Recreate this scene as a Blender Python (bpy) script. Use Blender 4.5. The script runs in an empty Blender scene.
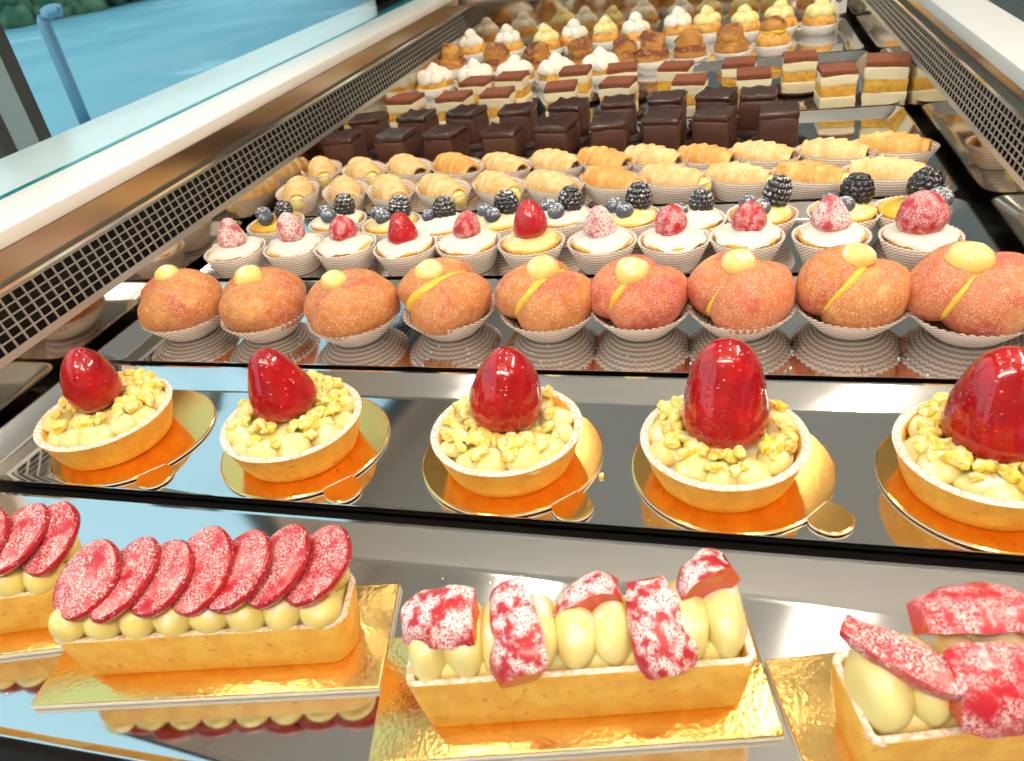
import bpy, bmesh, math, random
from mathutils import Vector, Matrix, noise
from math import sin, cos, pi, radians, sqrt, atan2

SC = bpy.context.scene
COL = SC.collection
rnd = random.Random(7)

# ---------------------------------------------------------------- camera geometry
# 1024x761 frame, focal length 766 px, camera 32 cm above the tray floors (z = 0), case runs along +y
F_PX, CX, CY, CAM_H = 766.0, 512.0, 380.5, 0.32
RW = Matrix(((0.96567179, -0.02519183, 0.25854084),
             (0.22840532, 0.55641204, -0.79889714),
             (-0.12372956, 0.83052454, 0.54306536)))


def P(px, py, z=0.0):
    """point at height z seen at pixel (px, py)"""
    r = RW @ Vector((px - CX, -(py - CY), -F_PX))
    t = (z - CAM_H) / r.z
    return Vector((r.x * t, r.y * t, z))


def base_at(px, py, r):
    """centre of a round base of radius r whose nearest edge is seen at (px, py)"""
    p = P(px, py)
    d = Vector((p.x, p.y, 0)).normalized()
    return Vector((p.x + d.x * r, p.y + d.y * r, 0))


# ---------------------------------------------------------------- materials
def _n(nt, t, **kw):
    n = nt.nodes.new(t)
    for k, v in kw.items():
        setattr(n, k, v)
    return n


def mat(name, color, rough=0.5, metal=0.0, spec=0.5, sss=0.0, sss_col=None, coat=0.0, alt=None, alts=(),
        dust=None, bump=None, bump2=None, aniso=0.0, trans=0.0):
    """alt / alts: (colour, scale, lo, hi) noise patches;  dust: (colour, lo, hi, scale, up) sugar specks, up in 0..1 keeps
    them on faces that look up;  bump: (kind, scale, strength, distance)"""
    m = bpy.data.materials.new(name)
    m.use_nodes = True
    nt = m.node_tree
    b = nt.nodes['Principled BSDF']
    L = nt.links.new
    tc = _n(nt, 'ShaderNodeTexCoord')
    oi = _n(nt, 'ShaderNodeObjectInfo')
    mul = _n(nt, 'ShaderNodeVectorMath', operation='SCALE')
    cmb = _n(nt, 'ShaderNodeCombineXYZ')
    for s in ('X', 'Y', 'Z'):
        L(oi.outputs['Random'], cmb.inputs[s])
    L(cmb.outputs[0], mul.inputs[0])
    mul.inputs['Scale'].default_value = 7.0
    add = _n(nt, 'ShaderNodeVectorMath', operation='ADD')
    L(tc.outputs['Object'], add.inputs[0])
    L(mul.outputs[0], add.inputs[1])
    vec = add.outputs[0]

    def noise_fac(scale, lo, hi, detail=4.0):
        n = _n(nt, 'ShaderNodeTexNoise')
        n.inputs['Scale'].default_value = scale
        n.inputs['Detail'].default_value = detail
        L(vec, n.inputs['Vector'])
        r = _n(nt, 'ShaderNodeMapRange', interpolation_type='SMOOTHSTEP')
        r.inputs['From Min'].default_value = lo
        r.inputs['From Max'].default_value = hi
        L(n.outputs['Fac'], r.inputs['Value'])
        return r.outputs[0]

    cur = None
    lst = ([alt] if alt else []) + list(alts)
    for (c, sc, lo, hi) in lst:
        mx = _n(nt, 'ShaderNodeMix', data_type='RGBA')
        if cur is None:
            mx.inputs[6].default_value = (*color, 1)
        else:
            L(cur, mx.inputs[6])
        mx.inputs[7].default_value = (*c, 1)
        L(noise_fac(sc, lo, hi), mx.inputs[0])
        cur = mx.outputs[2]
    rough_sock = None
    if dust:
        c, lo, hi, sc, up = dust[:5]
        l2, h2 = dust[5:] or (0.30, 0.55)
        f1 = noise_fac(sc, lo, hi, 6.0)
        f2 = noise_fac(sc * 0.12, l2, h2, 2.0)
        mm = _n(nt, 'ShaderNodeMath', operation='MULTIPLY')
        L(f1, mm.inputs[0])
        L(f2, mm.inputs[1])
        fac = mm.outputs[0]
        if up > 0:
            geo = _n(nt, 'ShaderNodeNewGeometry')
            sp = _n(nt, 'ShaderNodeSeparateXYZ')
            L(geo.outputs['Normal'], sp.inputs[0])
            r = _n(nt, 'ShaderNodeMapRange', interpolation_type='SMOOTHSTEP')
            r.inputs['From Min'].default_value = -0.1 + up * 0.3
            r.inputs['From Max'].default_value = 0.35 + up * 0.5
            L(sp.outputs['Z'], r.inputs['Value'])
            m2 = _n(nt, 'ShaderNodeMath', operation='MULTIPLY')
            L(fac, m2.inputs[0])
            L(r.outputs[0], m2.inputs[1])
            fac = m2.outputs[0]
        mx = _n(nt, 'ShaderNodeMix', data_type='RGBA')
        if cur is None:
            mx.inputs[6].default_value = (*color, 1)
        else:
            L(cur, mx.inputs[6])
        mx.inputs[7].default_value = (*c, 1)
        L(fac, mx.inputs[0])
        cur = mx.outputs[2]
        rr = _n(nt, 'ShaderNodeMapRange')
        rr.inputs['To Min'].default_value = rough
        rr.inputs['To Max'].default_value = 0.85
        L(fac, rr.inputs['Value'])
        L(rr.outputs[0], b.inputs['Roughness'])
        cc = _n(nt, 'ShaderNodeMath', operation='MULTIPLY_ADD')
        cc.inputs[1].default_value = -coat
        cc.inputs[2].default_value = coat
        L(fac, cc.inputs[0])
        L(cc.outputs[0], b.inputs['Coat Weight'])
    else:
        b.inputs['Roughness'].default_value = rough
        b.inputs['Coat Weight'].default_value = coat
    b.inputs['Coat Roughness'].default_value = 0.06
    if cur is None:
        b.inputs['Base Color'].default_value = (*color, 1)
    else:
        L(cur, b.inputs['Base Color'])
    b.inputs['Metallic'].default_value = metal
    b.inputs['Specular IOR Level'].default_value = spec
    if aniso:
        b.inputs['Anisotropic'].default_value = aniso
    if trans:
        b.inputs['Transmission Weight'].default_value = trans
    if sss:
        b.inputs['Subsurface Weight'].default_value = sss
        b.inputs['Subsurface Radius'].default_value = sss_col or (1, 0.6, 0.3)
        b.inputs['Subsurface Scale'].default_value = 0.004
    prev = None
    for bp in (bump, bump2):
        if not bp:
            continue
        kind, sc, st, dist = bp
        if kind == 'voronoi':
            n = _n(nt, 'ShaderNodeTexVoronoi')
            n.inputs['Scale'].default_value = sc
            rr = _n(nt, 'ShaderNodeMapRange', interpolation_type='SMOOTHSTEP')
            rr.inputs['From Min'].default_value = 0.05
            rr.inputs['From Max'].default_value = 0.30
            L(n.outputs['Distance'], rr.inputs['Value'])
            out = rr.outputs[0]
        else:
            n = _n(nt, 'ShaderNodeTexNoise')
            n.inputs['Scale'].default_value = sc
            n.inputs['Detail'].default_value = 5
            out = n.outputs['Fac']
        L(vec, n.inputs['Vector'])
        bu = _n(nt, 'ShaderNodeBump')
        bu.inputs['Strength'].default_value = st
        bu.inputs['Distance'].default_value = dist
        L(out, bu.inputs['Height'])
        if prev is not None:
            L(prev, bu.inputs['Normal'])
        prev = bu.outputs[0]
    if prev is not None:
        L(prev, b.inputs['Normal'])
        if coat:
            L(prev, b.inputs['Coat Normal'])
    return m


def emit(name, color, strength):
    m = bpy.data.materials.new(name)
    m.use_nodes = True
    nt = m.node_tree
    nt.nodes.remove(nt.nodes['Principled BSDF'])
    e = _n(nt, 'ShaderNodeEmission')
    e.inputs['Color'].default_value = (*color, 1)
    e.inputs['Strength'].default_value = strength
    nt.links.new(e.outputs[0], nt.nodes['Material Output'].inputs[0])
    return m


def glass_mat(name, tint, refl=0.08):
    m = bpy.data.materials.new(name)
    m.use_nodes = True
    nt = m.node_tree
    nt.nodes.remove(nt.nodes['Principled BSDF'])
    t = _n(nt, 'ShaderNodeBsdfTransparent')
    t.inputs[0].default_value = (*tint, 1)
    g = _n(nt, 'ShaderNodeBsdfGlossy')
    g.inputs['Roughness'].default_value = 0.01
    lw = _n(nt, 'ShaderNodeLayerWeight')
    lw.inputs['Blend'].default_value = refl
    mx = _n(nt, 'ShaderNodeMixShader')
    nt.links.new(lw.outputs['Fresnel'], mx.inputs[0])
    nt.links.new(t.outputs[0], mx.inputs[1])
    nt.links.new(g.outputs[0], mx.inputs[2])
    nt.links.new(mx.outputs[0], nt.nodes['Material Output'].inputs[0])
    return m


M = {}
M['steel'] = mat('tray_steel', (0.70, 0.70, 0.70), 0.07, 1.0, bump=('noise', 9, 0.03, 0.002))
M['panel_steel'] = mat('panel_steel', (0.66, 0.59, 0.50), 0.08, 1.0, bump=('noise', 6, 0.04, 0.002))
M['strip_steel'] = mat('strip_steel', (0.55, 0.43, 0.32), 0.22, 1.0)  # brown tint paints a warm reflection into the steel
M['edge_steel'] = mat('edge_steel', (0.9, 0.9, 0.88), 0.18, 1.0)
M['grille'] = mat('grille_steel', (0.55, 0.53, 0.49), 0.35, 0.7)
M['dark'] = mat('dark_cavity', (0.012, 0.011, 0.010), 0.6)
M['case_floor'] = mat('case_floor', (0.02, 0.018, 0.017), 0.35)
M['white'] = mat('white_stone', (0.93, 0.91, 0.88), 0.25)
M['white_cool'] = mat('white_laminate', (0.66, 0.69, 0.69), 0.35)
M['glass'] = glass_mat('clear_glass', (0.90, 0.965, 0.97))
M['glass_edge'] = mat('glass_edge', (0.02, 0.30, 0.33), 0.15)
M['gold'] = mat('gold_card', (1.0, 0.57, 0.16), 0.13, 1.0, bump=('noise', 700, 0.12, 0.0004))
M['gold_light'] = mat('gold_foil', (1.0, 0.66, 0.22), 0.17, 1.0, bump=('noise', 420, 0.45, 0.0006))
M['card'] = mat('card_edge', (0.80, 0.76, 0.66), 0.7)
M['crust'] = mat('short_crust', (0.84, 0.43, 0.055), 0.55, sss=0.15, alt=((0.92, 0.55, 0.09), 90, 0.35, 0.65),
                 alts=[((0.62, 0.26, 0.035), 220, 0.60, 0.78)], dust=((0.95, 0.82, 0.6), 0.66, 0.72, 900, 0), bump=('noise', 900, 0.35, 0.0006))
M['rim_sugar'] = mat('sugared_rim', (0.80, 0.52, 0.30), 0.8, alt=((0.93, 0.86, 0.80), 420, 0.36, 0.56), bump=('noise', 1500, 0.5, 0.0005))
M['cream'] = mat('custard_cream', (0.95, 0.77, 0.25), 0.28, sss=0.35, coat=0.25, dust=((0.96, 0.93, 0.84), 0.45, 0.70, 160, 0.8), bump=('noise', 160, 0.08, 0.001))
M['cream_pale'] = mat('pale_cream', (0.95, 0.81, 0.33), 0.28, sss=0.35, coat=0.2, dust=((0.96, 0.93, 0.82), 0.46, 0.70, 120, 0.95), bump=('noise', 160, 0.08, 0.001))
M['custard'] = mat('yellow_custard', (0.92, 0.58, 0.06), 0.22, sss=0.3, coat=0.4)
M['whipped'] = mat('whipped_cream', (0.95, 0.90, 0.80), 0.5, sss=0.3, bump=('noise', 140, 0.25, 0.002))
M['crumb'] = mat('yellow_crumble', (0.96, 0.70, 0.07), 0.75, alt=((0.97, 0.84, 0.32), 160, 0.42, 0.62), dust=((0.96, 0.94, 0.86), 0.52, 0.60, 600, 0.8), bump=('noise', 700, 0.5, 0.0008))
M['berry_gloss'] = mat('glazed_strawberry', (0.36, 0.002, 0.008), 0.14, spec=0.5, sss=0.10, sss_col=(1, 0.12, 0.06), coat=0.7,
                       alt=((0.50, 0.006, 0.008), 55, 0.40, 0.70), alts=[((0.66, 0.10, 0.08), 420, 0.70, 0.76)], bump=('voronoi', 250, 0.40, 0.0009))
M['berry_sugar'] = mat('sugared_strawberry', (0.58, 0.020, 0.035), 0.3, sss=0.2, sss_col=(1, 0.15, 0.1), coat=0.3,
                       dust=((0.92, 0.66, 0.66), 0.42, 0.60, 1100, 0.0, 0.36, 0.62), bump=('voronoi', 300, 0.4, 0.001))
M['berry_red'] = mat('bare_strawberry', (0.55, 0.010, 0.018), 0.22, sss=0.2, sss_col=(1, 0.15, 0.1), coat=0.6,
                     dust=((0.92, 0.66, 0.66), 0.60, 0.72, 700, 0.5), bump=('voronoi', 300, 0.4, 0.001))
M['berry_frost'] = mat('frosted_strawberry', (0.62, 0.06, 0.09), 0.4, sss=0.2,
                       dust=((0.93, 0.80, 0.79), 0.36, 0.52, 560, 0.0), bump=('voronoi', 300, 0.4, 0.001))
M['slice_face'] = mat('strawberry_slice_face', (0.52, 0.014, 0.028), 0.4, sss=0.12, alt=((0.74, 0.17, 0.17), 70, 0.46, 0.66),
                      dust=((0.96, 0.84, 0.82), 0.46, 0.64, 1000, 0.4), bump=('noise', 500, 0.3, 0.0006))
M['slice_skin'] = mat('strawberry_skin', (0.40, 0.006, 0.014), 0.25, coat=0.4, dust=((0.9, 0.7, 0.7), 0.60, 0.70, 600, 0.3), bump=('voronoi', 320, 0.4, 0.0008))
M['chunk_sugar'] = mat('powdered_strawberry', (0.50, 0.014, 0.024), 0.35, coat=0.3, dust=((0.97, 0.93, 0.92), 0.40, 0.52, 1300, 0.75, 0.40, 0.58), bump=('voronoi', 320, 0.4, 0.001))
M['flesh'] = mat('strawberry_flesh', (0.68, 0.035, 0.025), 0.22, sss=0.25, sss_col=(1, 0.2, 0.1), coat=0.5, alt=((0.80, 0.16, 0.10), 90, 0.5, 0.75), bump=('noise', 220, 0.2, 0.001))
M['peach'] = mat('peach_bun', (0.62, 0.215, 0.045), 0.55, sss=0.12, alt=((0.56, 0.115, 0.040), 26, 0.50, 0.68),
                 alts=[((0.80, 0.40, 0.10), 34, 0.54, 0.74)], dust=((0.97, 0.78, 0.64), 0.52, 0.66, 1300, 0.0), bump=('noise', 1300, 0.5, 0.0006))
M['peach_pink'] = mat('peach_bun_pink', (0.66, 0.20, 0.065), 0.55, sss=0.12, alt=((0.58, 0.095, 0.050), 26, 0.44, 0.64),
                      alts=[((0.80, 0.38, 0.11), 30, 0.58, 0.76)], dust=((0.97, 0.74, 0.66), 0.52, 0.66, 1300, 0.0), bump=('noise', 1300, 0.5, 0.0006))
def striped_paper(name, ca, cb, period):
    m = mat(name, ca, 0.8)
    nt = m.node_tree
    tc = _n(nt, 'ShaderNodeTexCoord')
    sp = _n(nt, 'ShaderNodeSeparateXYZ')
    nt.links.new(tc.outputs['Object'], sp.inputs[0])
    k = _n(nt, 'ShaderNodeMath', operation='MULTIPLY')
    k.inputs[1].default_value = 2 * pi / period
    nt.links.new(sp.outputs['Z'], k.inputs[0])
    sn = _n(nt, 'ShaderNodeMath', operation='SINE')
    nt.links.new(k.outputs[0], sn.inputs[0])
    r = _n(nt, 'ShaderNodeMapRange', interpolation_type='SMOOTHSTEP')
    r.inputs['From Min'].default_value = -0.25
    r.inputs['From Max'].default_value = 0.35
    nt.links.new(sn.outputs[0], r.inputs['Value'])
    mx = _n(nt, 'ShaderNodeMix', data_type='RGBA')
    mx.inputs[6].default_value = (*ca, 1)
    mx.inputs[7].default_value = (*cb, 1)
    nt.links.new(r.outputs[0], mx.inputs[0])
    nt.links.new(mx.outputs[2], nt.nodes['Principled BSDF'].inputs['Base Color'])
    return m


M['paper'] = striped_paper('striped_pleated_paper', (0.90, 0.82, 0.75), (0.52, 0.39, 0.32), 0.0030)
M['paper_white'] = mat('pleated_paper_white', (0.86, 0.82, 0.77), 0.8)
M['paper_brown'] = mat('pleated_paper_brown', (0.060, 0.028, 0.020), 0.55)
M['pastry'] = mat('puff_pastry', (0.84, 0.50, 0.15), 0.55, alt=((0.90, 0.64, 0.28), 70, 0.40, 0.62), alts=[((0.68, 0.30, 0.06), 60, 0.62, 0.80)],
                  dust=((0.97, 0.90, 0.78), 0.46, 0.72, 900, 0.5), bump=('noise', 400, 0.3, 0.0008))
M['pastry_dark'] = mat('browned_puff_pastry', (0.78, 0.36, 0.07), 0.5, alt=((0.88, 0.54, 0.16), 60, 0.45, 0.66), alts=[((0.52, 0.19, 0.04), 70, 0.62, 0.8)],
                       dust=((0.97, 0.88, 0.74), 0.54, 0.74, 900, 0.5), bump=('noise', 400, 0.35, 0.0008))
M['choc'] = mat('dark_chocolate', (0.055, 0.021, 0.014), 0.30, coat=0.25, bump=('noise', 120, 0.25, 0.002))
M['choc_fill'] = mat('chocolate_filling', (0.035, 0.012, 0.008), 0.4)
M['choc_side'] = mat('chocolate_cake_side', (0.085, 0.030, 0.018), 0.5, bump=('noise', 300, 0.4, 0.001))
M['cocoa'] = mat('cocoa_dust', (0.235, 0.070, 0.030), 0.95, alt=((0.19, 0.052, 0.022), 200, 0.4, 0.7), bump=('noise', 800, 0.4, 0.0008))
M['sponge'] = mat('yellow_sponge', (0.80, 0.45, 0.06), 0.8, alt=((0.64, 0.30, 0.04), 160, 0.45, 0.65), bump=('noise', 400, 0.6, 0.0015))
M['mascarpone'] = mat('mascarpone_cream', (0.90, 0.78, 0.53), 0.5, sss=0.2, bump=('noise', 250, 0.3, 0.001))
M['choux'] = mat('choux_pastry', (0.80, 0.42, 0.08), 0.5, alt=((0.55, 0.21, 0.035), 90, 0.50, 0.70), dust=((0.96, 0.9, 0.8), 0.58, 0.70, 300, 0.7), bump=('noise', 160, 0.6, 0.003))
M['choux_cocoa'] = mat('cocoa_dusted_choux', (0.62, 0.30, 0.06), 0.6, dust=((0.20, 0.058, 0.026), 0.30, 0.46, 160, 0.20), bump=('noise', 160, 0.6, 0.003))
M['blackberry'] = mat('blackberry', (0.012, 0.010, 0.016), 0.28, coat=0.3, dust=((0.86, 0.86, 0.90), 0.47, 0.60, 420, 0.75))
M['blackberry_bare'] = mat('bare_blackberry', (0.010, 0.009, 0.013), 0.22, coat=0.4, dust=((0.86, 0.86, 0.90), 0.60, 0.70, 420, 0.7))
M['blueberry'] = mat('blueberry', (0.055, 0.070, 0.110), 0.5, alt=((0.11, 0.14, 0.19), 90, 0.4, 0.7), dust=((0.86, 0.87, 0.90), 0.46, 0.62, 420, 0.75))
M['tag'] = mat('white_plastic', (0.85, 0.85, 0.82), 0.5)
M['tag_ink'] = mat('tag_ink', (0.03, 0.06, 0.05), 0.6)
M['grey_paint'] = mat('grey_paint', (0.40, 0.45, 0.47), 0.5)
M['dark_frame'] = mat('dark_window_frame', (0.075, 0.060, 0.052), 0.45)
M['street'] = mat('asphalt_with_glints', (0.18, 0.39, 0.46), 0.6, alt=((0.28, 0.49, 0.55), 0.35, 0.40, 0.62), alts=[((0.30, 0.44, 0.50), 0.9, 0.50, 0.72), ((0.52, 0.68, 0.74), 0.55, 0.62, 0.74)])  # palest patches paint white glints into the street colour
M['pave'] = mat('pavement_slab', (0.46, 0.50, 0.53), 0.7, alt=((0.50, 0.44, 0.47), 1.5, 0.4, 0.7))
M['hedge'] = mat('hedge_leaves', (0.05, 0.13, 0.07), 0.6, alt=((0.16, 0.22, 0.10), 3.0, 0.4, 0.6), alts=[((0.20, 0.08, 0.06), 5.0, 0.62, 0.7)])
M['post_metal'] = mat('galvanised_post', (0.30, 0.42, 0.52), 0.35, 0.6)
M['room_wall'] = mat('cream_wall_paint', (0.55, 0.49, 0.43), 0.8)
M['ceiling'] = mat('ceiling_paint', (0.85, 0.80, 0.74), 0.8)
M['room_floor'] = mat('grey_floor_tile', (0.45, 0.46, 0.45), 0.35)
M['lamp'] = emit('lamp_glow', (1.0, 0.86, 0.68), 130.0)
M['lamp_white'] = emit('tube_glow', (1.0, 0.88, 0.72), 75.0)
M['lamp_body'] = mat('lamp_housing', (0.7, 0.7, 0.7), 0.4)


# ---------------------------------------------------------------- mesh helpers: a shape is (verts, faces)
def lathe(prof, n=32, fr=None, cap0=True, cap1=True):
    V, Fc = [], []
    for k, (r, z) in enumerate(prof):
        for i in range(n):
            a = 2 * pi * i / n
            rr = r * (fr(a, k) if fr else 1)
            V.append((rr * cos(a), rr * sin(a), z))
    for k in range(len(prof) - 1):
        for i in range(n):
            j = (i + 1) % n
            Fc.append((k * n + i, k * n + j, (k + 1) * n + j, (k + 1) * n + i))
    if cap0:
        Fc.append(tuple(range(n - 1, -1, -1)))
    if cap1:
        o = (len(prof) - 1) * n
        Fc.append(tuple(o + i for i in range(n)))
    return V, Fc


def ellipsoid(rx, ry, rz, n=20, m=12):
    V, Fc = [(0, 0, -rz)], []
    for k in range(1, m):
        t = -pi / 2 + pi * k / m
        for i in range(n):
            a = 2 * pi * i / n
            V.append((rx * cos(t) * cos(a), ry * cos(t) * sin(a), rz * sin(t)))
    V.append((0, 0, rz))
    top = len(V) - 1
    for i in range(n):
        j = (i + 1) % n
        Fc.append((0, 1 + j, 1 + i))
        Fc.append((top, 1 + (m - 2) * n + i, 1 + (m - 2) * n + j))
    for k in range(m - 2):
        for i in range(n):
            j = (i + 1) % n
            Fc.append((1 + k * n + i, 1 + k * n + j, 1 + (k + 1) * n + j, 1 + (k + 1) * n + i))
    return V, Fc


def xf(sh, mtx):
    return [tuple(mtx @ Vector(v)) for v in sh[0]], sh[1]


def tr(sh, x=0, y=0, z=0, rz=0, rx=0, ry=0, s=1):
    m = Matrix.Translation((x, y, z)) @ Matrix.Rotation(rz, 4, 'Z') @ Matrix.Rotation(ry, 4, 'Y') @ Matrix.Rotation(rx, 4, 'X') @ Matrix.Scale(s, 4)
    return xf(sh, m)


def join(*shs):
    V, Fc = [], []
    for v, f in shs:
        o = len(V)
        V += v
        Fc += [tuple(i + o for i in q) for q in f]
    return V, Fc


def box(x0, y0, z0, x1, y1, z1):
    V = [(x0, y0, z0), (x1, y0, z0), (x1, y1, z0), (x0, y1, z0), (x0, y0, z1), (x1, y0, z1), (x1, y1, z1), (x0, y1, z1)]
    return V, [(0, 3, 2, 1), (4, 5, 6, 7), (0, 1, 5, 4), (1, 2, 6, 5), (2, 3, 7, 6), (3, 0, 4, 7)]


def rbox(sx, sy, sz, bev, seg=3, taper=1.0):
    """box standing on z = 0 with rounded edges"""
    bm = bmesh.new()
    bmesh.ops.create_cube(bm, size=1)
    for v in bm.verts:
        k = taper if v.co.z < 0 else 1
        v.co = Vector((v.co.x * sx * k, v.co.y * sy * k, (v.co.z + 0.5) * sz))
    bmesh.ops.bevel(bm, geom=list(bm.edges), offset=bev, segments=seg, affect='EDGES', profile=0.5)
    bm.verts.index_update()
    r = [tuple(v.co) for v in bm.verts], [tuple(v.index for v in f.verts) for f in bm.faces]
    bm.free()
    return r


def subdiv(sh, cuts=2):
    bm = bmesh.new()
    vs = [bm.verts.new(v) for v in sh[0]]
    for f in sh[1]:
        try:
            bm.faces.new([vs[i] for i in f])
        except ValueError:
            pass
    bmesh.ops.subdivide_edges(bm, edges=list(bm.edges), cuts=cuts, use_grid_fill=True)
    bm.verts.index_update()
    r = [tuple(v.co) for v in bm.verts], [tuple(v.index for v in f.verts) for f in bm.faces]
    bm.free()
    return r


def ico(r, sub=2):
    bm = bmesh.new()
    bmesh.ops.create_icosphere(bm, subdivisions=sub, radius=r)
    bm.verts.index_update()
    o = [tuple(v.co) for v in bm.verts], [tuple(v.index for v in f.verts) for f in bm.faces]
    bm.free()
    return o


def jig(sh, amp, freq, seed=0.0):
    """push the vertices by smooth noise"""
    V = []
    for v in sh[0]:
        p = Vector(v)
        q = p * freq + Vector((seed * 3.1, seed * 1.7, seed * 2.3))
        V.append(tuple(p + noise.noise_vector(q) * amp))
    return V, sh[1]


def tube(pts, rad, n=12):
    V, Fc = [], []
    for k, p in enumerate(pts):
        p = Vector(p)
        a = Vector(pts[max(0, k - 1)])
        b = Vector(pts[min(len(pts) - 1, k + 1)])
        d = (b - a).normalized()
        u = d.orthogonal().normalized()
        w = d.cross(u)
        r = rad[k] if isinstance(rad, (list, tuple)) else rad
        for i in range(n):
            t = 2 * pi * i / n
            V.append(tuple(p + (u * cos(t) + w * sin(t)) * r))
    for k in range(len(pts) - 1):
        for i in range(n):
            j = (i + 1) % n
            Fc.append((k * n + i, k * n + j, (k + 1) * n + j, (k + 1) * n + i))
    Fc.append(tuple(range(n - 1, -1, -1)))
    o = (len(pts) - 1) * n
    Fc.append(tuple(o + i for i in range(n)))
    return V, Fc


def obj(name, sh, m, parent=None, smooth=True, fm=None, mats=None, angle=None):
    me = bpy.data.meshes.new(name)
    me.from_pydata([tuple(v) for v in sh[0]], [], sh[1])
    for mm in (mats or [m]):
        me.materials.append(mm)
    if fm:
        for p in me.polygons:
            p.material_index = fm(p)
    if smooth:
        me.polygons.foreach_set('use_smooth', [True] * len(me.polygons))
        if angle:
            me.set_sharp_from_angle(angle=radians(angle))
    me.update()
    o = bpy.data.objects.new(name, me)
    COL.objects.link(o)
    if parent:
        o.parent = parent
    return o


def thing(name, label, cat, loc=(0, 0, 0), rz=0, group=None, s=1.0):
    o = bpy.data.objects.new(name, None)
    o.empty_display_size = 0.01
    COL.objects.link(o)
    o.location = loc
    o.rotation_euler = (0, 0, rz)
    o.scale = (s, s, s)
    o['label'] = label
    o['category'] = cat
    if group:
        o['group'] = group
    return o


def tag(o, label, cat, group=None):
    o['label'] = label
    o['category'] = cat
    if group:
        o['group'] = group
    return o


def struct(o):
    o['kind'] = 'structure'
    return o


def copy_tree(o, parent=None):
    c = o.copy()
    COL.objects.link(c)
    if parent:
        c.parent = parent
    for ch in list(o.children):
        copy_tree(ch, c)
    return c


ORD = ['first', 'second', 'third', 'fourth', 'fifth', 'sixth', 'seventh', 'eighth', 'ninth', 'tenth', 'eleventh', 'twelfth']


# ---------------------------------------------------------------- the room and the street
GZ = -0.90                                          # shop floor and street


def build_room():
    x0, x1, y0, y1, zc = -1.28, 3.2, -2.6, 16.5, 1.95
    struct(obj('floor', box(x0 - 0.05, y0, GZ - 0.05, x1, y1, GZ), M['room_floor'], smooth=False))
    struct(obj('ceiling', box(x0 - 0.05, y0, zc, x1, y1, zc + 0.05), M['ceiling'], smooth=False))
    struct(obj('wall_right', box(x1, y0, GZ, x1 + 0.05, y1, zc), M['room_wall'], smooth=False))
    struct(obj('wall_front', box(x0, y0 - 0.05, GZ, x1, y0, zc), M['room_wall'], smooth=False))
    struct(obj('wall_back', box(x0, y1, GZ, x1, y1 + 0.05, zc), M['room_wall'], smooth=False))
    # street side: low wall, lintel and piers round one wide shop window
    w = join(box(x0 - 0.10, y0, GZ, x0, y1, -0.14), box(x0 - 0.10, y0, 1.72, x0, y1, zc), box(x0 - 0.10, y0, -0.14, x0, y0 + 0.3, 1.72),
             box(x0 - 0.10, 15.9, -0.14, x0, y1, 1.72))
    struct(obj('wall_left', w, M['room_wall'], smooth=False))
    fr = [box(x0 - 0.08, y0 + 0.3, -0.14, x0 - 0.01, 15.9, -0.10), box(x0 - 0.08, y0 + 0.3, 1.68, x0 - 0.01, 15.9, 1.72)]
    for y in (1.172, 1.262, 9.88, -0.9):
        fr.append(box(x0 - 0.08, y - 0.016, -0.14, x0 - 0.01, y + 0.016, 1.72))
    win = obj('window_1', join(*fr), M['dark_frame'], smooth=False)
    struct(win)
    obj('window_pane', box(x0 - 0.047, y0 + 0.3, -0.12, x0 - 0.043, 15.9, 1.70), M['glass'], win, smooth=False)
    obj('post_cladding', box(x0 - 0.075, 1.188, -0.14, x0 - 0.012, 1.246, 1.72), M['grey_paint'], win, smooth=False)
    # outside
    struct(obj('pavement', box(-4.6, -6, GZ - 0.15, x0 - 0.1, 30, GZ - 0.02), M['pave'], smooth=False))
    struct(obj('street', box(-60, -20, GZ - 0.2, -4.6, 70, GZ - 0.05), M['street'], smooth=False))
    # hedge on the far side of the street: many small leaf clumps, nobody could count them
    shs = []
    r = random.Random(3)
    for k in range(420):
        t = r.random()
        x = -14.6 + 1.4 * t + r.uniform(-0.5, 0.5)
        y = 14.6 + 3.6 * t + r.uniform(-0.6, 0.6)
        z = GZ + r.uniform(0.0, 1.5)
        shs.append(tr(jig(ico(r.uniform(0.18, 0.38), 1), 0.12, 4, k), x, y, z))
    h = obj('hedge', join(*shs), M['hedge'])
    h['kind'] = 'stuff'
    tag(h, 'low green hedge across the street beyond the shop window', 'hedge')
    # bent metal post on the pavement edge
    b = Vector((-5.098, 5.444, GZ - 0.05))
    pts = [(b.x, b.y, b.z), (b.x, b.y, b.z + 0.4), (b.x, b.y, b.z + 0.78)]
    for k in range(1, 8):
        a = pi / 2 * k / 7 * 1.25
        pts.append((b.x + 0.10 * (1 - cos(a)), b.y + 0.05 * (1 - cos(a)), b.z + 0.78 + 0.09 * sin(a)))
    t = thing('street_post', 'blue-grey metal post with bent top standing outside the window', 'post', tuple(b))
    o = obj('post_tube', ([tuple(Vector(v) - b) for v in tube(pts, 0.048, 14)[0]], tube(pts, 0.048, 14)[1]), M['post_metal'], t)
    obj('post_base', lathe([(0.09, 0.0), (0.09, 0.012), (0.05, 0.03)], 20), M['post_metal'], t)


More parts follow.
